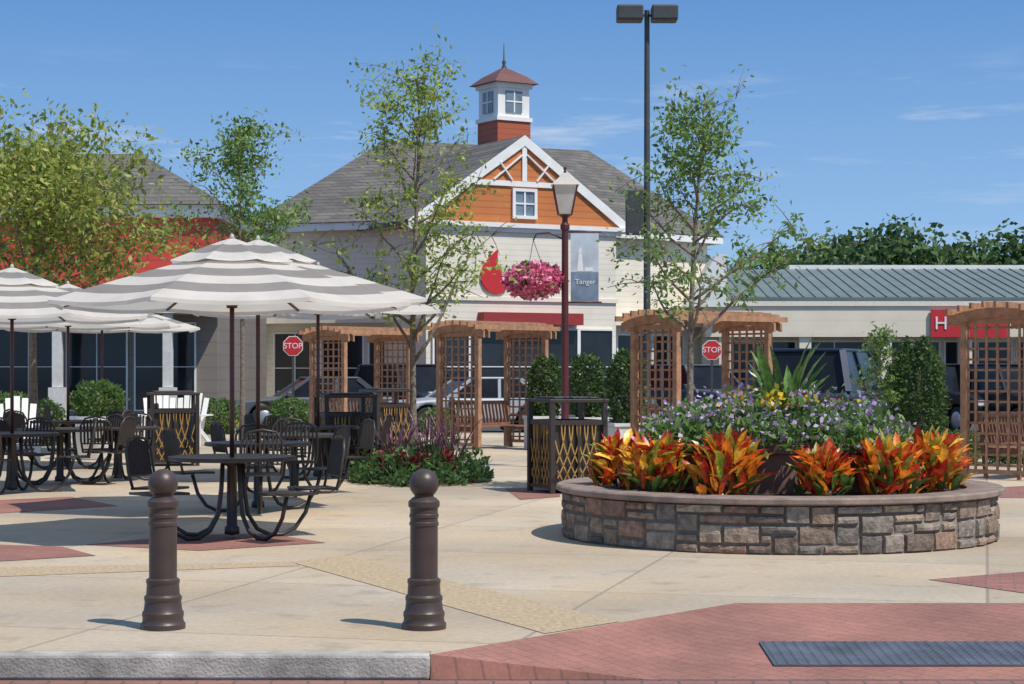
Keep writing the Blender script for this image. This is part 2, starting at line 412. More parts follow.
def make_table(backs=(1,1,1,1), angs=(35,145,215,325)):
    t = thing('picnic_table', '', 'table', group='round metal tables with attached seats')
    mb = MB()
    mb.lathe([(.03,.735),(.56,.735),(.58,.72),(.585,.74),(.58,.756),(.56,.752),(.03,.752)], 40)
    mb.build('tabletop', M['darkmetal'], t, autos=40)
    mb = MB()
    for k in range(3):
        mb.tube([((.16+.13*k)*math.cos(a), (.16+.13*k)*math.sin(a), .728) for a in [2*math.pi*i/24 for i in range(24)]], .008, 6, closed=True)
    mb.build('tabletop_ring', M['darkmetal'], t)
    MB().lathe([(0,.04),(.07,.04),(.07,.1),(.05,.12),(.045,.66),(.11,.70),(.11,.73),(0,.73)], 14).build('pedestal', M['darkmetal'], t)
    for a, hb in zip(angs, backs):
        a = R(a); c, s = math.cos(a), math.sin(a)
        def P(r, q, z): return (r*c-q*s, r*s+q*c, z)
        MB().tube([P(.1,0,.70),P(.115,0,.45),P(.15,0,.22),P(.24,0,.08),P(.36,0,.022),P(.48,0,.022),P(.6,0,.08),P(.7,0,.22),P(.76,0,.42)], .02, 8).build('leg', M['darkmetal'], t)
        mb = MB()
        for i in range(8):
            r = .60+i*.048
            mb.bar(P(r,-.19,.452), P(r,.19,.452), .038, .008)
        mb.tube([P(.585,-.19,.445),P(.95,-.20,.445),P(.95,.20,.445),P(.585,.19,.445)], .014, 6, closed=True)
        mb.bar(P(.60,0,.436), P(.94,0,.436), .05, .014)
        mb.build('seat', M['darkmetal'], t)
        if hb:
            mb = MB()
            mb.tube([P(.94,-.20,.445),P(.98,-.215,.6),P(1.01,-.21,.80),P(1.03,-.14,.90),P(1.035,0,.925),P(1.03,.14,.90),P(1.01,.21,.80),P(.98,.215,.6),P(.94,.20,.445)], .014, 6)
            for i in range(8):
                q = -.165+i*.047
                mb.bar(P(.975,q,.55), P(1.03,q*.95,.91-abs(q)*.25), .03, .006)
            mb.bar(P(.972,-.2,.56), P(.972,.2,.56), .018, .018)
            mb.build('backrest', M['darkmetal'], t)
    return t
um = make_umbrella(); ta = make_table(); tf = make_table((1,1,0,0), (22,158,222,318))
spots = [
 (232, 17.5, 8, 1.0, 'striped white and grey umbrella over the nearest table, largest and frontmost', 'nearest round dark metal table, standing behind the left bollard'),
 (258, 20.9, 20, 1.08, 'striped umbrella directly behind the nearest one, right edge peeking out past it', 'dark metal table hidden partly behind the nearest table'),
 (318, 27.0, 4, 1.1, 'small distant umbrella with shaded beige underside beside the left lattice arbor', 'far metal table under the distant umbrella near the lattice bins'),
 (12, 24.0, 14, 1.03, 'leftmost striped umbrella, its left half cut off by the picture edge', 'leftmost metal table, cut by the left picture edge'),
 (68, 29.8, 2, 1.05, 'striped umbrella with pole second from the left picture edge', 'metal table below the second umbrella from the left edge'),
 (102, 35.5, 18, 1.08, 'farthest of the three left umbrellas, third pole from left edge', 'farthest of the left metal tables, near the white round planter')]
for i, (px, Y, rz, sc, lu, lt) in enumerate(spots):
    place(um, i > 0, GX(px, Y), R(rz), lu, sc)
    if i == 0: place(tf, False, GX(px, Y), 0, lt)
    else: place(ta, i > 1, GX(px, Y), R(rz*2.5+15), lt)
for px, Y, rz, lb in [(118,26.5,50,'metal table without umbrella between the left umbrellas and nearest table'),(294,23.6,65,'metal table without umbrella just left of the tree flower bed'),(60,25.8,20,'metal table without umbrella between the two leftmost umbrella poles')]:
    place(ta, True, GX(px, Y), R(rz), lb)

# ------------------------------------------------------------ arbors with benches
def make_arbor(bench=True):
    t = thing('lattice_arbor', '', 'arbor', group='cedar lattice arbors around the plaza')
    Wd, Dp = 2.05, 1.0
    for sx in (-1, 1):
        x = sx*Wd/2
        for sy in (-1, 1):
            y = sy*Dp/2
            MB().box(x-.05, x+.05, y-.05, y+.05, 0, 2.3).build('post', M['wood'], t, bev=.006)
        mb = MB()
        for i in range(1, 6):
            y = -Dp/2+i*Dp/6; mb.box(x-.012, x+.012, y-.016, y+.016, .12, 2.22)
        for i in range(14):
            z = .2+i*.15; mb.box(x+.014, x+.036, -Dp/2+.052, Dp/2-.052, z-.016, z+.016)
        mb.box(x-.03, x+.03, -Dp/2+.052, Dp/2-.052, 2.2, 2.28); mb.box(x-.03, x+.03, -Dp/2+.052, Dp/2-.052, .08, .14)
        mb.build('lattice_panel', M['wood'], t)
        for ox in (-.075, .075):
            mb = MB(); pts = []
            K = 12
            for i in range(K+1):
                u = -1+2*i/K; pts.append((u*.72, 2.31+.12*(1-u*u)))
            low = [(u, z-.14) for u, z in pts]
            poly = [(x+ox-.022, a, b) for a, b in pts]+[(x+ox-.022, a, b) for a, b in low[::-1]]
            mb.prism(poly, (.044,0,0))
            mb.build('arched_beam', M['wood'], t)
    for i in range(8):
        u = -.9+1.8*i/7; y = u*.72; z = 2.311+.12*(1-u*u)
        MB().box(-Wd/2-.28, Wd/2+.28, y-.02, y+.02, z, z+.085).build('rafter', M['wood'], t)
    return t
def make_bench():
    t = thing('park_bench', '', 'bench', group='slatted benches in the arbors')
    mb = MB()
    for i in range(6): mb.box(-.85,.85,-.27+i*.085,-.2+i*.085,.42,.445)
    mb.build('seat', M['benchwood'], t)
    mb = MB()
    for i in range(16): 
        x = -.8+i*1.6/15; mb.bar((x,.26,.47),(x,.34,.88),.05,.018, up=(1,0,0))
    mb.bar((-.86,.345,.9),(.86,.345,.9),.04,.07); mb.bar((-.86,.255,.47),(.86,.255,.47),.03,.05)
    mb.build('backrest', M['benchwood'], t)
    for s in (-1,1):
        x = s*.86
        MB().bar((x,-.25,0),(x,-.25,.62),.05).bar((x,.25,0),(x,.36,.93),.05).bar((x,-.28,.63),(x,.33,.63),.06,.03).bar((x,-.25,.4),(x,.25,.4),.04,.06).build('leg', M['benchwood'], t)
    return t
ar = make_arbor(); be = make_bench()
arb = [(361, 42.5, 50, 'cedar lattice arbor behind the lattice bins and nearest umbrella, leftmost of four'),
       (493, 37.7, 50, 'cedar lattice arbor between the flower-bed tree and the lamp post'),
       (702, 31, 38, 'cedar lattice arbor behind the round stone planter and tree'),
       (1029, 27.6, 50, 'cedar lattice arbor cut by the right picture edge')]
bl = ['brown slatted bench in the leftmost arbor', 'brown slatted bench in the arbor left of the lamp post', 'brown slatted bench in the arbor behind the stone planter', 'brown slatted bench in the arbor at the right picture edge']
for i, (px, Y, rz, lb) in enumerate(arb):
    p = GX(px, Y); place(ar, i > 0, p, R(rz), lb)
    if i == 0: place(be, False, p, R(rz), bl[i])
    else: place(be, True, p, R(rz), bl[i])

# ------------------------------------------------------------ litter bins
def make_bin():
    t = thing('litter_bin', '', 'litter bin', group='bins with gold lattice panels')
    w = .36
    for sx in (-1,1):
        for sy in (-1,1):
            MB().box(sx*w-.03, sx*w+.03, sy*w-.03, sy*w+.03, 0, 1.14).build('corner_post', M['darkmetal'], t)
    MB().box(-w+.03,w-.03,-w+.03,w-.03,.06,.86).build('liner', M['darkmetal'], t)
    mb = MB(); mb.box(-w-.04,w+.04,-w-.04,w+.04,1.141,1.185); mb.box(-w+.05,w-.05,-w+.05,w-.05,1.186,1.21)
    mb.build('lid', M['darkmetal'], t, bev=.008)
    mb = MB()
    for k in range(4):
        mb.xf = Matrix.Rotation(k*math.pi/2, 4, 'Z')
        mb.box(-w+.031, w-.031, -w-.02, -w+.02, .86, .92); mb.box(-w+.031, w-.031, -w-.02, -w+.02, .06, .1)
        mb.box(-.015,.015,-w-.016,-w+.02,.1,.86)
    mb.build('rail', M['darkmetal'], t)
    for k in range(4):
        mb = MB(Matrix.Rotation(k*math.pi/2, 4, 'Z'))
        for i in range(-3, 4):
            for sg in (-1, 1):
                pts = []
                for q in range(9):
                    v = q/8; xx = i*.105+sg*.26*math.sin(v*math.pi*.5)-sg*.13
                    if abs(xx) < w-.035: pts.append((xx, -w-.004, .1+v*.76))
                for a, b in zip(pts, pts[1:]): mb.bar(a, b, .015, .008, up=(0,1,0))
        mb.build('lattice_panel', M['gold'], t)
    return t
bn = make_bin()
for i, (px, Y, rz, lb) in enumerate([(567, 24.2, 22, 'dark bin with gold lattice left of the stone planter, nearest bin'), (345, 28.3, 18, 'dark bin with gold lattice right of the nearest umbrella table'),
      (387, 35.5, 30, 'dark lattice bin in front of the leftmost arbor, farthest right of the pair'), (173, 31, 15, 'dark lattice bin standing left of the nearest umbrella pole')]):
    place(bn, i > 0, GX(px, Y), R(rz), lb)

# ------------------------------------------------------------ stone planter
PC = Vector((2.497, 17.9, 0))
pt = thing('round_planter', 'low round stone planter with brown cap, full of crotons and flowers', 'planter', PC)
RW = 2.0; cols_, rows_ = 120, 5; hgt = .42; grid = [[0]*cols_ for _ in range(rows_)]
mb = MB(); pal = [(.265,.195,.14),(.225,.19,.155),(.31,.24,.175),(.26,.165,.12),(.165,.142,.125),(.28,.21,.16),(.245,.205,.17),(.205,.155,.12)]
for r_ in range(rows_):
    for c_ in range(cols_):
        if grid[r_][c_]: continue
        h_ = min(random.choice([1,1,2,2]), rows_-r_)
        w_ = random.choice([2,2,3,3,4] if h_ == 1 else [2,2,3])
        k = 1
        while k < w_ and c_+k < cols_ and not grid[r_][c_+k]: k += 1
        w_ = k
        for a in range(h_):
            for b in range(w_): grid[r_+a][c_+b] = 1
        g = .003
        zs = (r_*hgt/rows_+g+random.uniform(-.002,.006), (r_+h_)*hgt/rows_-g-random.uniform(0,.006))
        da = 2*math.pi/cols_; a0 = c_*da+g/RW*random.uniform(.6,2); a1 = (c_+w_)*da-g/RW*random.uniform(.6,2)
        pr = RW+random.uniform(.012,.036); br_ = random.uniform(.75,1.2); tint = tuple(q*br_ for q in random.choice(pal))
        nA = w_+1; sk = random.uniform(-.012,.012); sk2 = random.uniform(-.012,.012)
        def ring(a, z, r): return (r*math.cos(a), r*math.sin(a), z)
        ia = .014/RW; iz = .011
        vs = []
        for k in range(nA+1):
            u = k/nA; zb_ = zs[0]+max(0, sk*(u-.5)); zt_ = zs[1]+min(0, sk2*(u-.5))
            a = a0+(a1-a0)*u; ai = a0+ia+(a1-a0-2*ia)*u; j = random.uniform(-.008,.008)
            vs += [ring(a, zb_, RW-.008), ring(ai, zb_+iz, pr+j), ring(ai, (zb_+zt_)/2, pr+.006+j*.5), ring(ai, zt_-iz, pr-j), ring(a, zt_, RW-.008)]
        fs = []
        for k in range(nA):
            for q in range(4): fs.append((k*5+q, (k+1)*5+q, (k+1)*5+q+1, k*5+q+1))
        fs += [(0,1,2,3,4), tuple(nA*5+q for q in (4,3,2,1,0))]
        mb.add(vs, fs, 0, False, tint)
mb.build('stone_wall', M['stone'], pt)
MB().lathe([(RW+.002,.0),(RW+.002,.418),(1.7,.418),(1.7,.2)], 120).build('mortar_core', M['mortar'], pt)
MB().lathe([(1.74,.42),(2.06,.42),(2.08,.432),(2.08,.466),(2.065,.48),(1.76,.48),(1.74,.47),(1.74,.42)], 96).build('cap', M['cap'], pt, autos=30)
MB().lathe([(.01,.46),(1.0,.46),(1.745,.44)], 64).build('soil', M['soil'], pt)
MB().lathe([(1.10,.44),(1.10,.80),(1.14,.81),(1.15,.88),(1.12,.895),(.98,.895),(.98,.80)], 64).build('upper_tier', M['upper'], pt, autos=30)
MB().lathe([(.01,.88),(.985,.84)], 40).build('upper_soil', M['soil'], pt)

def make_blades(n, hmin, hmax, wid, colfn, elr=(20,82), segs=3, curl=.5, base=.05, stem=.0, dome=False, pw=.75):
    mb = MB()
    for i in range(n):
        az = random.uniform(0, 2*math.pi)
        L = random.uniform(hmin, hmax); z0 = random.uniform(0, stem)
        el = R(random.uniform(*elr))
        rb_ = base*math.sqrt(random.random()); az2 = az+random.uniform(-.8,.8)
        if dome: rb_ *= math.sqrt(max(.05, 1-(z0/stem)**2*.8)); az2 = random.uniform(0, 2*math.pi); az = az2+random.uniform(-1.3,1.3)
        c, s = math.cos(az), math.sin(az)
        p = Vector((rb_*math.cos(az2), rb_*math.sin(az2), z0))
        tw = random.uniform(-.6,.6); side = Vector((-s, c, tw)).normalized()
        w = wid*random.uniform(.7,1.25); cA, cB = colfn(el, z0)
        lv = []; rv = []; cv = []
        for k in range(segs+1):
            u = k/segs; e = el-curl*u
            hw = w/2*(math.sin(math.pi*min(1, .14+u*.86))**pw if u < 1 else 0.02)
            dz = Vector((0,0,1))*hw*.5
            lv.append(p+side*hw+dz); rv.append(p-side*hw+dz); cv.append(p.copy())
            p = p+Vector((c*math.cos(e), s*math.cos(e), math.sin(e)))*L/segs
        vs = lv+cv+rv; k = segs+1
        for j in range(segs):
            f = j/max(1, segs-1); tt = tuple(cA[q]*(1-f)+cB[q]*f for q in range(3))
            mb.add([vs[j], vs[j+1], vs[k+j+1], vs[k+j], vs[2*k+j+1], vs[2*k+j]], [(0,1,2,3),(3,2,4,5)], 0, False, tt)
    return mb
def crotoncol(hot):
    def f(el, z):
        q = random.random(); j = random.uniform(.75,1.2)
        low = z < .12
        if low and q < .5: return (.07*j,.15*j,.03), (.15*j,.22*j,.04)
        if q < .22: return (.12*j,.22*j,.03), (.42*j,.42*j,.06)
        if q < .48 and not hot: return (.95*j,.70*j,.09), (.95*j,.46*j,.04)
        if q < .72: return (.92*j,.40*j,.04), (.80*j,.15*j,.025)
        return (.70*j,.11*j,.025), (.45*j,.03,.03)
    return f
cr = [(-84, 1.0, 0, 'orange croton at the far left rim of the stone planter'), (-54, 1.06, 0, 'orange croton second from left in the stone planter'), (-25, 1.1, 0, 'tall croton third from left, left of the planter gap'),
      (7, .88, 1, 'small reddish croton in the front middle of the planter'), (33, 1.02, 0, 'orange croton fourth clump, right of the planter middle'), (60, 1.1, 0, 'orange croton at the right end of the stone planter'), (87, .98, 1, 'croton at far right, mostly behind the right end clump')]
for a, sc, hot, lb in cr:
    a = R(a); p = PC+Vector((1.48*math.sin(a), -1.48*math.cos(a), .44))
    t = thing('croton_shrub', lb, 'shrub', p, random.uniform(0,6), 'crotons in the stone planter')
    make_blades(190, .16*sc, .26*sc, .078, crotoncol(hot), (25,86), segs=4, curl=.35, stem=.36*sc, base=.25*sc, dome=True, pw=1.0).build('foliage', M['croton'], t, recalc=False)
    MB().tube([(0,0,-.03),(.01,0,.15),(0,.02,.3*sc)], .012, 6).tube([(0,0,.05),(.08,.04,.25*sc)], .008, 5).tube([(0,0,.05),(-.07,.05,.25*sc)], .008, 5).build('stem', M['bark'], t)
# flower mound on the upper tier (uncountable)
def mound(N, z0, zh, rmax, jit):
    rr = np.sqrt(rng.random(N))*rmax; th = rng.random(N)*2*np.pi
    wob = .14*np.sin(th*5+.6)+.10*np.sin(th*9+1)+.08*np.sin(th*17)
    hh = z0+zh*(1-(rr/rmax)**2.5)*(1+wob*2)+np.abs(rng.normal(size=N))*jit-np.clip(rr-1.14,0,1)*.5*(1+wob*3)
    return np.stack([PC.x+rr*np.cos(th), PC.y+rr*np.sin(th), hh], 1)
N = 7000; pts = mound(N, .86, .22, 1.27, .085)
o = leaf_cloud('flower_greenery', pts, .09, M['leaf'], off=tuple(PC), tints=tints(N, [(.14,.25,.065),(.19,.31,.08),(.10,.17,.045)]), up=.6)
tag(o, 'green leaves of the flower mound on the upper planter tier', 'greenery', kind='stuff')
N = 1700; pts = mound(N, .90, .25, 1.31, .10)
o = leaf_cloud('lilac_flowers', pts, .045, M['petal'], off=tuple(PC), aspect=.9, tints=tints(N, [(.50,.33,.56),(.62,.46,.68),(.44,.24,.48),(.70,.58,.74)]), up=.5)
tag(o, 'mass of lilac flowers spilling over the upper planter tier', 'flowers', kind='stuff')
N = 330; x = rng.normal(size=N)*.22+PC.x-.08; y = rng.normal(size=N)*.2+PC.y-.2; z = 1.23+rng.normal(size=N)*.06
o = leaf_cloud('yellow_flowers', np.stack([x,y,z],1), .05, M['petal'], off=tuple(PC), aspect=.9, tints=tints(N, [(.75,.42,.02),(.7,.5,.04)]), up=.6)
tag(o, 'patch of yellow flowers at the top of the flower mound', 'flowers', kind='stuff')
t = thing('canna_plant', 'tall broad-leaved green plant rising from the middle of the stone planter', 'plant', PC+Vector((.06,.05,.9)))
def canc(e, z):
    j = random.uniform(.7,1.3); return (.09*j,.20*j,.045), (.14*j,.25*j,.06)
make_blades(26, .5, .9, .12, canc, (60,89), segs=4, curl=.55, base=.14, stem=.15).build('foliage', M['croton'], t, recalc=False)

# ------------------------------------------------------------ trees
def tree(name, label, cat, base, H, Rr, c0, nb, nl, L, cols, group=None, seed=1, trunk_r=.06, prof=None, lean=(0,0), clump=.16, aspect=.45, up_ang=(25,55), twigs=4, dv=(.25,1.7), droop=-.25, bias=0, gap=None):
    rnd = random.Random(seed)
    t = thing(name, label, cat, base, 0, group)
    mb = MB(); path = []; K = 9
    wx, wy = rnd.uniform(0,6), rnd.uniform(0,6)
    for i in range(K+1):
        u = i/K; path.append(Vector((lean[0]*u+.05*H*.25*math.sin(wx+u*5)*u, lean[1]*u+.05*H*.25*math.sin(wy+u*4)*u, H*.94*u-.02)))
    def at(u):
        f = u*K; i = min(int(f), K-1); return path[i].lerp(path[i+1], f-i)
    mb.tube(path, [trunk_r*(1.25 if i == 0 else 1)*(1-.86*i/K) for i in range(K+1)], 9)
    anch = []; wts = []
    prof = prof or (lambda v: (1-v)**.6*.85+.15)
    for b in range(nb):
        v = (b+rnd.random())/nb; u = c0+(1-c0)*v*.97
        p = at(u); az = b*2.399+rnd.uniform(-.5,.5); ln = Rr*prof(v)*rnd.uniform(.65,1.12)*(1+bias*math.cos(az))
        el = R(rnd.uniform(*up_ang)); q = p.copy(); pts = [q.copy()]; r0 = trunk_r*(1-u)*.55+.008
        for k in range(5):
            e = el+R(8)*k*rnd.uniform(-.3,1)-(.12*k if k > 3 else 0); az2 = az+rnd.uniform(-.25,.25)
            q = q+Vector((math.cos(az2)*math.cos(e), math.sin(az2)*math.cos(e), math.sin(e)))*ln/5/max(.6, math.cos(el))
            pts.append(q.copy())
        mb.tube(pts, [r0*(1-.8*k/5) for k in range(6)], 5)
        dens = rnd.uniform(*dv)
        for k in range(2, 6):
            anch.append(pts[k]); wts.append(dens*(.35+.2*k))
            for _ in range(twigs if k > 2 else 2):
                d = Vector((rnd.gauss(0,1), rnd.gauss(0,1), rnd.gauss(.1,.7))).normalized()*Rr*rnd.uniform(.1,.3)
                e = pts[k]+d; mb.tube([pts[k], pts[k]+d*.5+Vector((0,0,.02)), e], [r0*.3, r0*.22, r0*.12], 4)
                anch.append(e); wts.append(dens*rnd.uniform(.3,1.6)); anch.append(pts[k]+d*.6); wts.append(dens*.6)
    mb.build('trunk', M['bark'], t, recalc=False)
    an = np.array([tuple(a) for a in anch]); w = np.array(wts); w /= w.sum()
    k = rng.choice(len(an), nl, p=w)
    pts = an[k]+rng.normal(size=(nl, 3))*clump*np.array([1,1,.8])
    tt = tints(nl, cols)
    cl = rng.random(len(an))*.5+.75; tt = tt*cl[k][:, None]
    if gap is not None:      # an opening in the foliage
        keep = ~((np.abs(pts[:,0]-gap[0]) < gap[1]) & (np.abs(pts[:,2]-gap[2]) < gap[3])); pts = pts[keep]; tt = tt[keep]
    leaf_cloud('crown', pts, L, M['leaf'], t, aspect=aspect, tints=tt, up=droop)
    return t
YG = [(.33,.42,.08),(.26,.37,.075),(.42,.45,.09),(.19,.28,.06)]
DG = [(.17,.29,.075),(.22,.35,.09),(.12,.21,.055),(.28,.37,.10)]
p = GX(414, 27.3)
tree('plaza_tree', 'slender yellow-green young tree growing from the red and purple flower bed', 'tree', p, 6.3, 1.5, .26, 27, 4700, .085, YG, 'young trees on the plaza', seed=5, trunk_r=.06, clump=.085, prof=lambda v: .30+.70*(1-v)**.9, up_ang=(25,56), twigs=3, dv=(.1,1.9), bias=-.08)
p = GX(688, 24)
tree('plaza_tree', 'young green tree with open crown right behind the stone planter', 'tree', p, 5.35, 1.6, .36, 25, 4000, .085, DG, 'young trees on the plaza', seed=11, trunk_r=.055, clump=.085, prof=lambda v: .2+.8*(1-v)**1.1, lean=(.15,0), up_ang=(22,55), twigs=3, dv=(.1,1.9), bias=.1, gap=(.30,.22,1.80,.27))
p = GX(242, 42)
tree('plaza_tree', 'young green tree above the umbrellas, left of the cupola building', 'tree', p, 7.2, 1.65, .40, 19, 4200, .125, DG, 'young trees on the plaza', seed=21, trunk_r=.07, clump=.15, twigs=3, dv=(.1,1.9))
p = GX(34, 37)
tree('plaza_tree', 'dense yellow-green tree in front of the red wall at the left edge', 'tree', p, 5.7, 2.2, .46, 38, 14000, .14, [(.30,.38,.08),(.34,.39,.08),(.22,.30,.07),(.40,.38,.09)], 'young trees on the plaza', seed=33, trunk_r=.11, clump=.26, prof=lambda v: .55+.6*math.sin(math.pi*min(1, v*.8+.2)), dv=(.4,1.6), up_ang=(12,50))
p = GX(880, 33)
tree('plaza_tree', 'small thin-leaved tree between the stone planter and tall evergreen shrub', 'tree', p, 2.3, .5, .3, 14, 1200, .09, DG, 'young trees on the plaza', seed=41, trunk_r=.025, clump=.08)
bgl = ['dark tree beyond the metal roof, leftmost', 'dark tree beyond the metal roof, second from left', 'dark tree beyond the metal roof, third from left', 'dark tree beyond the metal roof, fourth from left', 'dark tree beyond the metal roof, fifth from left', 'dark tree beyond the metal roof, sixth from left', 'dark tree beyond the metal roof at the right picture edge', 'dark tree showing between the red building and cupola building']
for i, (px, top, Y, rad) in enumerate([(806,236,125,4.2),(842,228,118,4.2),(880,240,128,4),(922,226,120,4.6),(958,244,126,4),(990,247,118,4),(1028,238,122,4.6),(277,190,118,3.2)]):
    H = EH+(CY-top)*Y/F+.14-rad*.82
    b = GX(px, Y); b.z = -.14
    tree('background_tree', bgl[i], 'tree', b, H, rad*.95, .2, 26, 6500, .5, [(.085,.15,.05),(.11,.19,.06),(.15,.22,.075),(.06,.11,.04)], 'dark trees behind the shops', seed=60+i, trunk_r=.25, clump=.6, aspect=.7, prof=lambda v: .6+.5*math.sin(math.pi*min(1, v*.75+.25)), dv=(.6,1.4))

# ------------------------------------------------------------ shrubs, beds
def column_shrub(label, px, Y, z0, z1, r, cols=None, name='evergreen_shrub', group='clipped evergreen shrubs'):
    p = GX(px, Y); p.z = z0
    t = thing(name, label, 'shrub', p, 0, group)
    N = int(4200*r*(z1-z0)/.6)+700; h = z1-z0
    u = rng.random(N); th = rng.random(N)*2*np.pi; ph = rng.random()*6
    pr = r*np.minimum(1, .75+u*.8)*np.sqrt(np.clip(1-((u-.5)*1.9).clip(0,1)**3, .02, 1))
    rr = pr*(.70+.34*rng.random(N))*(1+.09*np.sin(th*4+u*9+ph)+.06*np.sin(th*7-u*15+ph))
    pts = np.stack([rr*np.cos(th), rr*np.sin(th), u*h*(1+.05*np.sin(th*3+ph))+.02], 1)
    leaf_cloud('foliage', pts, .075, M['leaf'], t, tints=tints(N, cols or [(.075,.14,.04),(.11,.18,.05),(.05,.10,.03)]), up=.4)
    MB().tube([(0,0,-.02),(0,0,h*.8)], .03, 6).build('stem', M['bark'], t)
    return t
def square_pot(label, px, Y, w, h, rz=.3):
    t = thing('planter_box', label, 'planter', GX(px, Y), rz, 'pale planter boxes')
    mb = MB(); mb.box(-w/2,w/2,-w/2,w/2,.0,h-.06); mb.build('box', M['potwhite'], t, bev=.015)
    mb = MB(); k = w/2+.025
    mb.box(-k,k,-k,-k+.06,h-.058,h); mb.box(-k,k,k-.06,k,h-.058,h); mb.box(-k,-k+.06,-k+.06,k-.06,h-.058,h); mb.box(k-.06,k,-k+.06,k-.06,h-.058,h)
    mb.build('rim', M['potwhite'], t)
    MB().box(-k+.062,k-.062,-k+.062,k-.062,h-.056,h-.02).build('soil', M['soil'], t)
for px, Y, w, h, z1, lb, lp in [(545,37,.66,.66,1.75,'clipped evergreen in a pale box just left of the lamp post','pale planter box just left of the lamp post'),
                            (588,36,.66,.66,1.78,'clipped evergreen in a pale box just right of the lamp post','pale planter box just right of the lamp post'),
                            (626,33.5,.62,.62,1.82,'clipped evergreen in a pale box beside the arbor behind the planter','pale planter box beside the arbor behind the stone planter')]:
    square_pot(lp, px, Y, w, h); column_shrub(lb, px, Y, h-.02, z1, .33)
column_shrub('tall rounded evergreen shrub between the small tree and right arbor', 919, 33, 0, 2.0, .45)
LB = [(.13,.22,.06),(.17,.27,.07),(.09,.15,.04)]
for px, Y, r, h, lb in [(868,31,.4,.75,'low bush behind the right end of the stone planter'),(960,31,.35,.5,'low bush at the left foot of the right arbor'),(1010,31.5,.4,.45,'low bush behind the bench of the right arbor'),
                        (40,40,.5,.85,'round bush between the left umbrella poles'),(12,44,.6,.95,'round bush at the far left behind the tables'),(290,47,.5,.8,'round bush below the left stop sign'),(215,46,.55,.8,'round bush behind the nearest umbrella pole'),(440,44,.45,.6,'low bush left of the silver car'),(660,36,.5,.75,'low bush inside the arbor behind the planter'),(765,36,.5,.8,'low bush right of the arbor behind the planter')]:
    column_shrub(lb, px, Y, 0, h, r, LB, 'low_bush', 'low bushes around the plaza')
# round white planter with shrub
t = thing('round_pot', 'round white planter under the left umbrellas with a bush in it', 'planter', GX(98, 33), 0, None)
MB().lathe([(0,0),(.32,0),(.36,.05),(.44,.6),(.5,.68),(.5,.75),(.43,.75),(.41,.68),(0,.68)], 32).build('bowl', M['white'], t, autos=35)
column_shrub('round green bush growing in the round white planter', 98, 33, .68, 1.3, .42, LB, 'potted_bush', None)
# flower bed round the slender tree
BC = GX(420, 26.6)
N = 3800; rr = np.sqrt(rng.random(N)); th = rng.random(N)*2*np.pi
pts = np.stack([BC.x+rr*np.cos(th)*1.0, BC.y+rr*np.sin(th)*1.5, (.03+rng.random(N)**1.4*.34*(1-.4*rr**3))*(1+.55*np.sin(th*7+rr*5))], 1)
o = leaf_cloud('ground_cover', pts, .10, M['leaf'], off=tuple(BC), tints=tints(N, [(.065,.14,.04),(.11,.20,.055),(.045,.09,.03)]), up=.6)
tag(o, 'dark green low ground cover around the slender tree', 'ground cover', kind='stuff')
mb = MB(); mb.lathe([(.01,.05),(.8,.045),(1.02,.004)], 30, tuple(BC)); o = mb.build('soil_bed', M['soil'], off=BC); o['kind'] = 'structure'
def colc(e, z):
    j = random.uniform(.5,1.3); return (.17*j,.045*j,.035), (.28*j,.05*j,.045)
for dx, dy, lb in [(-.42,-.5,'dark red coleus at the left of the tree bed'),(-.05,-.7,'dark red coleus at the front of the tree bed'),(.32,-.45,'dark red coleus at the right of the tree bed'),(-.2,-.1,'dark red coleus near the slender trunk')]:
    t = thing('coleus_plant', lb, 'plant', BC+Vector((dx,dy,.1)), 0, 'red coleus plants in the tree bed')
    make_blades(60, .1, .19, .08, colc, stem=.26, base=.16, curl=.6).build('foliage', M['croton'], t, recalc=False)
def grac(e, z):
    j = random.choice([(.28,.11,.19),(.45,.26,.34),(.22,.08,.13)]); return (.14,.08,.07), j
for dx, dy, lb in [(-.34,.2,'purple fountain grass left of the slender trunk'),(.1,.35,'purple fountain grass right behind the slender trunk'),(.42,.1,'purple fountain grass at the right of the tree bed')]:
    t = thing('fountain_grass', lb, 'plant', BC+Vector((dx,dy,.08)), 0, 'purple grasses in the tree bed')
    make_blades(55, .6, 1.05, .022, grac, (62,88), segs=5, curl=.6, base=.1).build('blades', M['croton'], t, recalc=False)

# ------------------------------------------------------------ lamp post with basket and banner
LP = GX(565, 30)
t = thing('street_lamp', 'maroon lantern lamp post carrying a banner and hanging flower basket', 'street lamp', LP)
MB().lathe([(0,0),(.17,0),(.17,.1),(.13,.16),(.11,.5),(.12,.53),(.12,.58),(.065,.66),(.06,.9),(.052,3.75),(.075,3.78),(.075,3.84),(.045,3.88),(.045,3.95),(.11,4.0),(0,4.0)], 18).build('pole', M['maroon'], t, autos=35)
mb = MB(); mb.add([(s1*.10,s2*.10,4.01) for s1, s2 in ((-1,-1),(1,-1),(1,1),(-1,1))]+[(s1*.185,s2*.185,4.45) for s1, s2 in ((-1,-1),(1,-1),(1,1),(-1,1))], [(0,1,2,3),(0,1,5,4),(1,2,6,5),(2,3,7,6),(3,0,4,7)])
mb.build('lantern_glass', M['lampglass'], t)
mb = MB()
for s1, s2 in ((-1,-1),(1,-1),(1,1),(-1,1)): mb.bar((s1*.104,s2*.104,4.0),(s1*.19,s2*.19,4.46),.018)
mb.build('lantern_frame', M['maroon'], t)
mb = MB(); q = [(-1,-1),(1,-1),(1,1),(-1,1)]
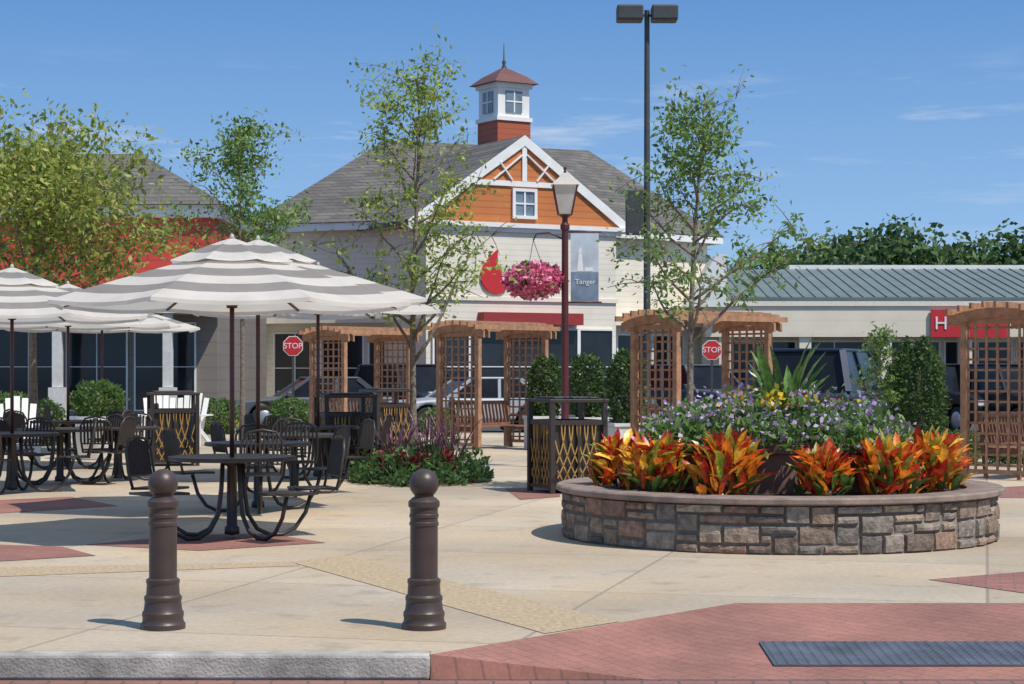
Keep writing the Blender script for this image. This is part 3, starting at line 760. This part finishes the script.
mb.add([(a*.22,b*.22,4.462) for a, b in q]+[(a*.1,b*.1,4.58) for a, b in q]+[(a*.05,b*.05,4.66) for a, b in q], [(0,1,2,3)]+[(i,(i+1)%4,4+(i+1)%4,4+i) for i in range(4)]+[(4+i,4+(i+1)%4,8+(i+1)%4,8+i) for i in range(4)]+[(8,9,10,11)])
mb.build('lantern_roof', M['lampglass'], t)
MB().lathe([(0,4.66),(.03,4.67),(.015,4.7),(.03,4.73),(0,4.78)], 10).build('finial', M['maroon'], t)
MB().tube([(-.04,0,3.62),(-.25,0,3.72),(-.45,0,3.70),(-.5,0,3.6)], .014, 6).build('basket_arm', M['maroon'], t)
MB().tube([(.04,0,3.73),(.58,0,3.73)], .013, 6).build('banner_arm', M['maroon'], t)
MB().tube([(.04,0,2.62),(.58,0,2.62)], .013, 6).build('banner_arm', M['maroon'], t)
bt = thing('banner', 'pale fabric banner with a lighthouse picture on the right of the lamp post', 'banner', LP+Vector((.31,0,2.62)))
mb = MB(); mb.box(-.22,.22,-.004,.004,.48,1.1, 0); mb.box(-.22,.22,-.004,.004,.012,.478, 1)
mb.build('cloth', [M['banner'], M['bannerlow']], bt)
text_mesh('Tanger', .115, 'lettering', M['signwhite'], bt, Matrix.Translation((.01,-.009,.32)) @ FACE, .002)
MB().prism([(-.12,-.0075,.49),(-.02,-.0075,.49),(-.045,-.0075,.77),(-.095,-.0075,.77)], (0,.003,0)).box(-.105,-.035,-.0075,-.0045,.775,.795).prism([(-.1,-.0075,.80),(-.04,-.0075,.80),(-.07,-.0075,.88)], (0,.003,0)).box(.0,.13,-.0075,-.0045,.49,.55).build('lighthouse_picture', M['signwhite'], bt)
hb = thing('hanging_basket', 'hanging basket overflowing with bright pink flowers on the lamp post', 'flower basket', LP+Vector((-.5,0,2.68)))
MB().lathe([(0,.0),(.12,.02),(.22,.12),(.26,.24),(.24,.25),(0,.24)], 20).build('bowl', M['darkmetal'], hb)
mb = MB()
for k in range(3):
    a = k*2.094; mb.tube([(.24*math.cos(a),.24*math.sin(a),.25),(0,0,.92)], .005, 4)
mb.build('chain', M['darkmetal'], hb)
N = 2600; d = rng.normal(size=(N,3)); d /= np.linalg.norm(d, axis=1)[:,None]; rad = .45*(.55+.5*rng.random(N)**.5)
lob = 1+.12*np.sin(np.arctan2(d[:,1], d[:,0])*3+.5)
pts = d*(rad*lob)[:,None]*np.array([1,1,.58])+np.array([0,0,.29])
leaf_cloud('flowers', pts, .07, M['petal'], hb, aspect=.95, tints=tints(N, [(.80,.20,.34),(.88,.40,.52),(.70,.10,.24),(.10,.2,.05)], [.38,.32,.20,.10]))

# ------------------------------------------------------------ tall parking-lot light
b = GX(647, 55); b.z = -.14
t = thing('tall_light_pole', 'tall dark parking-lot pole with twin box floodlights against the sky', 'light pole', b)
MB().lathe([(0,0),(.3,0),(.3,.7),(.14,.72),(.11,1),(.075,12.1),(0,12.1)], 14).build('pole', M['fixture'], t, autos=40)
MB().bar((-.35,0,11.95),(.35,0,11.95),.07).build('bracket', M['fixture'], t)
for s in (-1,1):
    mb = MB(); mb.box(s*.5-.38 if s < 0 else .12, -.12 if s < 0 else .5+.38, -.35,.35,11.78,12.22)
    mb.build('floodlight', M['fixture'], t, bev=.05)
MB().box(-.62,-.1,-.15,.15,5.6,6.9).build('speaker_box', M['fixture'], t, bev=.03)

# ------------------------------------------------------------ stop signs
def stop_sign(px, py, Y, lb, r=.30):
    p = W(px, py, Y); b = Vector((p.x, p.y, -.14)); h = p.z+.14
    t = thing('stop_sign', lb, 'stop sign', b, 0, 'red stop signs')
    MB().box(-.03,.03,.012,.06,0,h+.1).build('post', M['fixture'], t)
    oc = lambda q: [(q*math.cos(R(22.5+45*i)), 0, h+q*math.sin(R(22.5+45*i))) for i in range(8)]
    MB().prism(oc(r), (0,.008,0)).build('border', M['signwhite'], t)
    MB().prism([(x,-.004,z) for x, y, z in oc(r*.93)], (0,.0035,0)).build('face', M['red'], t)
    text_mesh('STOP', r*.74, 'lettering', M['signwhite'], t, Matrix.Translation((0,-.007,h)) @ FACE, .001)
stop_sign(293, 346, 50, 'red stop sign beside the umbrellas, left of the leftmost arbor', .28)
stop_sign(712, 350, 52, 'red stop sign seen through the arbor behind the stone planter', .29)

# ------------------------------------------------------------ white garden chairs
def make_adir():
    t = thing('garden_chair', '', 'chair', group='white slatted garden chairs')
    mb = MB()
    for i in range(6): mb.bar((-.27,-.3+i*.1,.36-i*.03),(.27,-.3+i*.1,.36-i*.03),.085,.02)
    mb.build('seat', M['white'], t)
    mb = MB()
    for i in range(5):
        x = -.22+i*.11; mb.bar((x*.9,.2,.22),(x*1.15,.46,1.0-abs(i-2)**2*.03),.095,.02, up=(0,1,0))
    mb.build('backrest', M['white'], t)
    for s in (-1,1):
        MB().bar((s*.3,-.3,0),(s*.3,-.3,.55),.09,.03).build('leg', M['white'], t)
        MB().bar((s*.3,-.3,.33),(s*.3,.5,.03),.03,.1).build('leg', M['white'], t)
        MB().bar((s*.34,-.38,.565),(s*.34,.36,.565),.13,.025).build('armrest', M['white'], t)
    return t
ad = make_adir()
for i, (px, Y, rz, lb) in enumerate([(160,39,12,'white garden chair behind the left lattice bin, left of the pair'),(187,39,-6,'white garden chair behind the left lattice bin, right of the pair'),(17,32,15,'white garden chair at the left picture edge behind the tables')]):
    place(ad, i > 0, GX(px, Y), R(rz), lb, 1.1)

# ------------------------------------------------------------ cars
def car(label, px, Y, rz, paint, kind='suv', name='parked_car', sc=1.0):
    b = GX(px, Y); b.z = -.14
    t = thing(name, label, 'car', b, R(rz), 'cars parked beyond the plaza'); t.scale = (sc, sc, sc)
    if kind == 'suv': zb, zt, L, rear, fr, rt, rf, hood = 1.12, 1.86, 2.4, -2.3, .95, -2.05, .25, 1.06
    else: zb, zt, L, rear, fr, rt, rf, hood = .95, 1.5, 2.35, -1.8, .95, -1.15, .2, .86
    w = .94; wr = .36
    prof = [(-L,.4),(-L-.03,.7),(-L+.02,zb-.1),(-L+.12,zb),(fr,zb),(L-.35,hood),(L-.06,hood-.14),(L,.7),(L-.02,.38)]
    def arch(cx): return [(cx+(wr+.07)*math.cos(R(a)), .36+(wr+.07)*math.sin(R(a))) for a in range(0, 181, 20)]
    low = [(L-.02,.3)]+arch(L*.62)+arch(-L*.6)+[(-L,.3)]
    poly = prof+low
    MB().prism([(x,-w,z) for x, z in poly], (0,2*w,0)).build('body', paint, t, bev=.06)
    g = MB(); wt = w*.78; wb = w*.95
    g.add([(rear,-wb,zb-.02),(fr,-wb,zb-.02),(fr,wb,zb-.02),(rear,wb,zb-.02),(rt,-wt,zt-.06),(rf,-wt,zt-.06),(rf,wt,zt-.06),(rt,wt,zt-.06)], [(0,3,2,1),(4,5,6,7),(0,1,5,4),(1,2,6,5),(2,3,7,6),(3,0,4,7)])
    g.build('window', M['carglass'], t)
    r_ = MB(); r_.box(rt-.04, rf+.04, -wt-.02, wt+.02, zt-.058, zt)
    r_.build('roof', paint, t, bev=.025)
    xm = (rear+fr)/2-.1
    for s in (-1,1):
        MB().bar((fr+.01,s*wb,zb-.02),(rf+.01,s*wt,zt-.05),.07).build('pillar', paint, t)
        MB().bar((rear-.01,s*wb,zb-.02),(rt-.01,s*wt,zt-.05),.12).build('pillar', paint, t)
        MB().bar((xm,s*wb,zb-.02),((rt+rf)/2-.1,s*wt,zt-.05),.08,.03).build('pillar', paint, t)
    for cx in (L*.62, -L*.6):
        for s in (-1,1):
            wh = MB(Matrix.Translation((cx,s*(w-.11),wr)) @ Matrix.Rotation(math.pi/2, 4, 'X')); wh.lathe([(.0,-.1),(wr*.9,-.1),(wr,-.07),(wr,.07),(wr*.9,.1),(0,.1)], 20)
            wo = wh.build('wheel', M['tyre'], t, autos=35)
            wh = MB(Matrix.Translation((cx,s*(w-.008),wr)) @ Matrix.Rotation(math.pi/2, 4, 'X')); wh.lathe([(0,-.012),(wr*.62,-.012),(wr*.66,0),(wr*.62,.012),(0,.012)], 16)
            wh.build('rim', M['rim'], wo)
    for s in (-1,1):
        MB().box(L-.16, L-.0, s*.66-.2, s*.66+.2, hood-.32, hood-.16).build('headlight', M['lampclear'], t, bev=.03)
        MB().box(-L-.04, -L+.06, s*.78-.1, s*.78+.1, zb-.42, zb-.12).build('taillight', M['lampred'], t)
        MB().box(fr-.25, fr-.1, s*1.04-.09, s*1.04+.09, zb, zb+.15).build('mirror', paint, t, bev=.03)
    MB().box(L-.02, L+.03, -.55,.55,.55,hood-.25).build('grille', M['fixture'], t)
    MB().box(-L-.05,-L-.031,-.26,.26,.7,.84).build('number_plate', M['signwhite'], t)
car('dark navy sport utility car seen over the right side of the stone planter', 826, 40, 68, M['car_navy'], 'suv', sc=1.14)
car('dark parked car just left of the right arbor', 955, 52, -70, M['car_black'], 'suv')
car('black car seen through the arbor at the right edge', 1018, 50, -75, M['car_black'], 'suv')
car('black sport utility car behind the arbors, right of the leftmost arbor', 415, 54, -60, M['car_black'], 'suv')
car('silver sedan behind the arbor left of the lamp post', 470, 51, 200, M['car_silver'], 'sedan')
car('dark grey sedan half hidden behind the leftmost arbor', 312, 53, 195, M['car_grey'], 'sedan')
car('grey car seen through the arbor behind the stone planter', 700, 57.5, -60, M['car_grey'], 'suv')
car('dark sedan behind the clipped evergreens beside the lamp post', 598, 57, -70, M['car_grey'], 'sedan')

# ------------------------------------------------------------ cupola building
B0 = Vector((0, 80, -.14))
bd = thing('gabled_shop_building', 'pale shop building with orange gable, grey hip roof and white cupola', 'building', B0)
ze, zr = 7.35, 11.6
PLp, PCp, PRp, PBR, PBL = (-10.6,76), (-2.4,72.8), (9.3,83), (4.5,96), (-13,92)
RL, RRt = (-5.5,83,zr), (3.5,87,zr)
def ins(p, k=.93): 
    c = (-1.5,84.5); return (c[0]+(p[0]-c[0])*k, c[1]+(p[1]-c[1])*k)
ring = [PLp, PCp, PRp, PBR, PBL]
mb = MB(); ri = [ins(p) for p in ring]
mb.prism([(p[0],p[1],-.14) for p in ri], (0,0,ze+.1)); mb.build('wall', M['siding'], bd, off=B0)
mb = MB(); e = [(p[0],p[1],ze) for p in ring]
mb.add(e+[RL,RRt], [(0,1,5),(1,2,6,5),(2,3,6),(3,4,5,6),(4,0,5),(4,3,2,1,0)]); mb.build('roof', M['roof'], bd, off=B0)
mb = MB(); rm = [ins(p,.985) for p in ring]
for i in range(5):
    a, b2 = rm[i], rm[(i+1) % 5]; mb.bar((*a,ze-.16),(*b2,ze-.16),.2,.28)
mb.build('eave_trim', M['white'], bd, off=B0)
phi = math.atan2(4.2,7.63)
GM = Matrix.Translation((.45,73.4,0)) @ Matrix.Rotation(phi, 4, 'Z')
GA = 10.42
def gpart(name, m, fn, bev=0, parent=bd):
    mb = MB(GM); fn(mb); return mb.build(name, m, parent, off=B0, bev=bev)
gpart('gable_wall', M['siding'], lambda q: q.box(-4.2,4.2,0,9,-.14,7.0))
gpart('gable_panel', M['orange'], lambda q: q.prism([(-4.5,-.02,7.2),(4.5,-.02,7.2),(0,-.02,GA-.05)], (0,6,0)))
hw_ = 4.95
sl2 = (GA-7.3)/4.5
def groof(q):
    for s in (-1,1):
        q.add([(s*hw_,-.06,GA+.03-hw_*sl2),(0,-.06,GA+.03),(0,11,GA+.03),(s*hw_,11,GA+.03-hw_*sl2),(s*hw_,-.06,GA+.2-hw_*sl2),(0,-.06,GA+.2),(0,11,GA+.2),(s*hw_,11,GA+.2-hw_*sl2)],
              [(0,1,2,3),(4,5,6,7),(0,1,5,4),(1,2,6,5),(2,3,7,6),(3,0,4,7)])
gpart('gable_roof', M['roof'], groof)
def rake(q):
    for s in (-1,1):
        k = hw_+.03
        q.add([(s*k,-.12,GA-.22-k*sl2),(0,-.12,GA-.22),(0,-.12,GA+.19),(s*k,-.12,GA+.19-k*sl2),(s*k,-.063,GA-.22-k*sl2),(0,-.063,GA-.22),(0,-.063,GA+.19),(s*k,-.063,GA+.19-k*sl2)],
              [(0,1,2,3),(4,5,6,7),(0,1,5,4),(1,2,6,5),(2,3,7,6),(3,0,4,7)])
gpart('rake_trim', M['white'], rake)
def timber(q):
    q.box(-2.3,2.3,-.085,-.023,8.62,8.82); q.box(-.10,.10,-.09,-.023,8.82,GA-.25)
    q.bar((-1.35,-.06,8.85),(-.1,-.06,9.85),.16,.05); q.bar((1.35,-.06,8.85),(.1,-.06,9.85),.16,.05)
    q.bar((-1.1,-.065,9.55),(-.55,-.065,8.85),.14,.05); q.bar((1.1,-.065,9.55),(.55,-.065,8.85),.14,.05)
gpart('timber_bracing', M['white'], timber)
gpart('cornice', M['white'], lambda q: (q.box(-4.6,4.6,-.22,.05,7.02,7.19), q.box(-4.4,4.4,-.1,-.003,6.85,7.018)))
def window(parent, mtx, x0, x1, z0, z1, y=0, nx=2, nz=2, fw=.12, glass='pane', name='window', off=B0):
    mb = MB(mtx); mb.box(x0-fw,x1+fw,y-.1,y-.003,z1,z1+fw); mb.box(x0-fw,x1+fw,y-.12,y-.003,z0-fw,z0); mb.box(x0-fw,x0,y-.1,y-.003,z0,z1); mb.box(x1,x1+fw,y-.1,y-.003,z0,z1)
    for i in range(1, nx): x = x0+(x1-x0)*i/nx; mb.box(x-fw*.3,x+fw*.3,y-.08,y-.003,z0,z1)
    for i in range(1, nz): z = z0+(z1-z0)*i/nz; mb.box(x0,x1,y-.075,y-.003,z-fw*.25,z+fw*.25)
    w_ = mb.build(name, M['white'], parent, off=off)
    mb = MB(mtx); mb.box(x0+.004,x1-.004,y-.04,y-.006,z0+.004,z1-.004); mb.build('pane', M[glass], w_, off=off)
    return w_
window(bd, GM, -.42,.42,7.5,8.43, -.03, 2, 2, .12)
for x in (-3.9,-2.3,-.7,.9,2.5):
    window(bd, GM, x, x+1.46, .25, 3.1, -.01, 1, 2, .07, 'glass', 'shop_window')
gpart('awning', M['darkred'], lambda q: q.box(-2.0,2.4,-.5,-.003,3.3,3.75))
gpart('string_course', M['creamtrim'], lambda q: q.box(-4.25,4.25,-.08,-.003,4.2,4.36))
t = thing('wall_sign', 'red pointed leaf-shaped sign on the pale wall left of the flower basket', 'sign', GM @ Vector((-1.25,-.1,4.45)), phi)
lo = [(0,0),(-.28,.08),(-.52,.28),(-.66,.55),(-.66,.82),(-.54,1.1),(-.34,1.35),(-.1,1.58),(.08,1.72)]
rt_ = [(.06,1.45),(.08,1.18),(.16,.95),(.34,.78),(.5,.62),(.54,.42),(.44,.2),(.24,.05)]
MB().prism([(x,0,z) for x, z in lo+rt_], (0,.08,0)).build('panel', M['red'], t)
def wallmtx(a, b):
    a = Vector((*a,0)); b = Vector((*b,0)); d = b-a
    return Matrix.Translation(a) @ Matrix.Rotation(math.atan2(d.y, d.x), 4, 'Z'), d.length
for a, b2 in ((ri[0],ri[1]),(ri[1],ri[2])):
    m4, ln = wallmtx(a, b2)
    x = .5
    while x+1.8 < ln: 
        window(bd, m4, x, x+1.8, .25, 3.0, 0, 2, 2, .07, 'glass', 'shop_window'); x += 2.1
    mb = MB(m4); mb.box(.05,ln-.05,-.7,-.003,3.4,3.75); mb.build('canopy', M['creamtrim'], bd, off=B0)
# cupola
cm = Matrix.Translation((-.36,85.2,0)) @ Matrix.Rotation(R(32), 4, 'Z')
def cpart(name, m, fn): mb = MB(cm); fn(mb); return mb.build(name, m, bd, off=B0)
cb = cpart('cupola', M['rust'], lambda q: q.box(-.86,.86,-.86,.86,10.6,12.75))
def csub(name, m, fn): mb = MB(cm); fn(mb); return mb.build(name, m, cb, off=B0)
csub('cupola_wall', M['white'], lambda q: (q.box(-.82,.82,-.82,.82,12.76,14.25), q.box(-.93,.93,-.93,.93,12.62,12.8), q.box(-.93,.93,-.93,.93,14.1,14.3)))
for k in range(4):
    mm = cm @ Matrix.Rotation(k*math.pi/2, 4, 'Z')
    mb = MB(mm); mb.box(-.42,.42,-.87,-.825,13.0,13.95); mb.build('cupola_window', M['pane'], cb, off=B0)
    mb = MB(mm); mb.box(-.03,.03,-.89,-.871,13.0,13.95); mb.box(-.42,.42,-.893,-.871,13.45,13.51); mb.build('glazing_bar', M['white'], cb, off=B0)
q4 = [(-1,-1),(1,-1),(1,1),(-1,1)]
csub('cupola_roof', M['roofred'], lambda q: q.add([(a*1.15,b*1.15,14.3) for a, b in q4]+[(a*.72,b*.72,14.68) for a, b in q4]+[(a*.15,b*.15,15.05) for a, b in q4], [(0,1,2,3)]+[(i,(i+1)%4,4+(i+1)%4,4+i) for i in range(4)]+[(4+i,4+(i+1)%4,8+(i+1)%4,8+i) for i in range(4)]+[(8,9,10,11)]))
csub('spire', M['fixture'], lambda q: q.lathe([(.16,15.0),(.06,15.25),(.1,15.35),(.04,15.45),(.02,16.2),(0,16.22)], 8))

# ------------------------------------------------------------ red building, left
L0 = Vector((-15, 60, -.14))
rb = thing('red_shop_building', 'red-sided shop building with grey roof behind the left tree', 'building', L0)
def rp(name, m, fn): mb = MB(); fn(mb); return mb.build(name, m, rb, off=L0)
rp('wall', M['redwall'], lambda q: q.box(-24,-9.4,60,72,3.62,6.35))
rp('lower_wall', M['shadefront'], lambda q: q.box(-24,-9.3,59.9,72,-.14,3.61))
rp('cornice', M['white'], lambda q: (q.box(-24.2,-9.2,59.8,72.3,6.36,6.75), q.box(-24.2,-9.1,58.2,59.89,3.3,3.6)))
rp('roof', M['roof'], lambda q: q.add([(-24.5,59.6,6.76),(-9.0,59.6,6.76),(-9.0,72.6,6.76),(-24.5,72.6,6.76),(-20,65.5,9.0),(-12.8,65.5,9.0)], [(0,1,5,4),(1,2,5),(2,3,4,5),(3,0,4),(3,2,1,0)]))
for x in (-21,-17.4,-14.0,-10.6):
    rp('column', M['potwhite'], lambda q: (q.box(x-.14,x+.14,58.4,58.68,1.02,3.29), q.box(x-.24,x+.24,58.32,58.8,-.14,1.01)))
for i in range(6):
    x = -22.6+i*2.15; window(rb, Matrix.Translation((0,59.9,0)), x, x+1.85, .3, 3.0, 0, 2, 2, .05, 'glass', 'shop_window', L0)
# pale low wing between the two buildings
k0 = Vector((-12,74,-.14))
t = thing('low_shop_wing', 'low pale shop wing with dark windows between red and cupola buildings', 'building', k0)
mb = MB(); mb.box(-16,-10.2,74,80,-.14,4.2); mb.build('wall', M['siding'], t, off=k0)
mb = MB(); mb.box(-16.2,-10.15,73.6,80,4.21,4.5); mb.build('cornice', M['white'], t, off=k0)
for x in (-15.4,-13.6,-11.9): window(t, Matrix.Translation((0,74,0)), x, x+1.55, .3, 3.0, 0, 1, 2, .07, 'glass', 'shop_window', k0)

# ------------------------------------------------------------ long shop building, right
S0 = Vector((20, 82, -.14))
sb = thing('long_shop_building', 'long low cream shop building with grey-green metal roof at right', 'building', S0)
def sp_(name, m, fn, bev=0): mb = MB(); fn(mb); return mb.build(name, m, sb, off=S0, bev=bev)
sp_('wall', M['cream'], lambda q: q.box(8.2,46,80.2,92,2.95,4.3))
sp_('lower_wall', M['cream'], lambda q: q.box(8.2,46,82,92,-.14,2.94))
def seam(q):
    q.add([(8.6,80.1,4.5),(46,80.1,4.5),(46,89,6.15),(8.6,89,6.15),(8.6,80.1,4.62),(46,80.1,4.62),(46,89,6.27),(8.6,89,6.27)], [(0,1,2,3),(4,5,6,7),(0,1,5,4),(1,2,6,5),(2,3,7,6),(3,0,4,7)])
    x = 8.8
    while x < 46: q.bar((x,80.1,4.64),(x,89,6.29),.05,.06); x += .5
sp_('roof', M['seam'], seam)
sp_('fascia', M['creamtrim'], lambda q: (q.box(8.3,46,80.12,80.19,4.25,4.49), q.box(8.0,8.58,80.05,92,4.5,5.1)))
sp_('parapet', M['white'], lambda q: q.box(13,32,89.05,90,6.0,6.47))
def gabl(q): q.prism([(7.2,79.6,4.2),(9.0,79.6,4.2),(9.0,79.6,6.4),(8.6,79.6,6.4)], (0,9,0))
sp_('end_parapet', M['white'], gabl)
for i in range(9):
    x = 9.0+i*3.4
    sp_('column', M['cream'], lambda q: (q.box(x-.25,x+.25,80.3,80.8,.71,2.94), q.box(x-.35,x+.35,80.2,80.9,-.14,.7)))
for i in range(10):
    x = 9.4+i*3.1; window(sb, Matrix.Translation((0,82,0)), x, x+2.8, .2, 2.75, 0, 2, 2, .08, 'glass', 'shop_window', S0)
sg = W(931, 337, 80.05)
t = thing('shop_sign', 'red shop sign with a white letter on the long cream building', 'sign', sg)
MB().box(0,3.2,0,.1,0,1.15).build('board', M['red'], t)
text_mesh('H', .78, 'lettering', M['signwhite'], t, Matrix.Translation((.42,-.02,.56)) @ FACE, .015)
# yellow kerb strip in the car park
mb = MB(); mb.box(-9.5,-6.3,57,57.3,-.138,.05); o = mb.build('yellow_kerb', M['line']); o['kind'] = 'structure'

# ------------------------------------------------------------ light, sky, camera
sd = Vector((-.47,.38,-.93)).normalized()
sun = bpy.data.lights.new('sun', 'SUN'); sun.energy = 4.4; sun.angle = R(.5); sun.color = (1,.95,.87)
so = bpy.data.objects.new('sun', sun); COL.objects.link(so); so.rotation_euler = sd.to_track_quat('-Z','Y').to_euler(); so.location = (10,-10,30)
w = bpy.data.worlds.new('World'); scene.world = w; w.use_nodes = True
n, l = w.node_tree.nodes, w.node_tree.links
bg = n['Background']; bg.inputs['Strength'].default_value = .15
sky = n.new('ShaderNodeTexSky'); sky.sky_type = 'NISHITA'; sky.sun_disc = False; sky.sun_elevation = R(57); sky.sun_rotation = R(129)
sky.air_density = 1.0; sky.dust_density = .3; sky.ozone_density = 2.0
tc = n.new('ShaderNodeTexCoord')
va = n.new('ShaderNodeVectorMath'); va.operation = 'MULTIPLY_ADD'; va.inputs[1].default_value = (1,1,1.6); va.inputs[2].default_value = (0,0,.1); l.new(tc.outputs['Generated'], va.inputs[0])
vn = n.new('ShaderNodeVectorMath'); vn.operation = 'NORMALIZE'; l.new(va.outputs[0], vn.inputs[0]); l.new(vn.outputs[0], sky.inputs['Vector'])
spz = n.new('ShaderNodeSeparateXYZ'); l.new(tc.outputs['Generated'], spz.inputs[0])
g1 = mixcol(n, l, rng_node(n, l, spz.outputs['Z'], .0, .2), (2.5,4.1,6.0), (.70,1.95,4.4))
g2 = mixcol(n, l, rng_node(n, l, spz.outputs['Z'], .2, 1.0), g1, (1.5,2.4,3.9))
base = mixcol(n, l, .8, sky.outputs[0], g2)
mp = n.new('ShaderNodeMapping'); mp.inputs['Scale'].default_value = (6,6,46); mp.inputs['Location'].default_value = (1.3,0,.9); l.new(tc.outputs['Generated'], mp.inputs['Vector'])
cn = noise(n, l, mp.outputs[0], 1.6, 8, .62)
cf = rng_node(n, l, cn, .54, .80, 0, .6)
lowm = math_node(n, l, 'MULTIPLY', rng_node(n, l, spz.outputs['Z'], .13, .165, 1, 0), rng_node(n, l, spz.outputs['Z'], .08, .115, .25, 1))
cfac = math_node(n, l, 'MULTIPLY', cf, lowm)
l.new(mixcol(n, l, cfac, base, (5.4,5.7,6.0)), bg.inputs['Color'])
cam = bpy.data.cameras.new('camera'); cam.sensor_width = 36; cam.lens = F/1024*36; cam.shift_y = (CY-342)/1024; cam.clip_end = 3000
co = bpy.data.objects.new('camera', cam); COL.objects.link(co); co.location = (0,0,EH); co.rotation_euler = (math.pi/2,0,0)
scene.camera = co
scene.view_settings.view_transform = 'Standard'; scene.view_settings.look = 'None'; scene.view_settings.exposure = 0
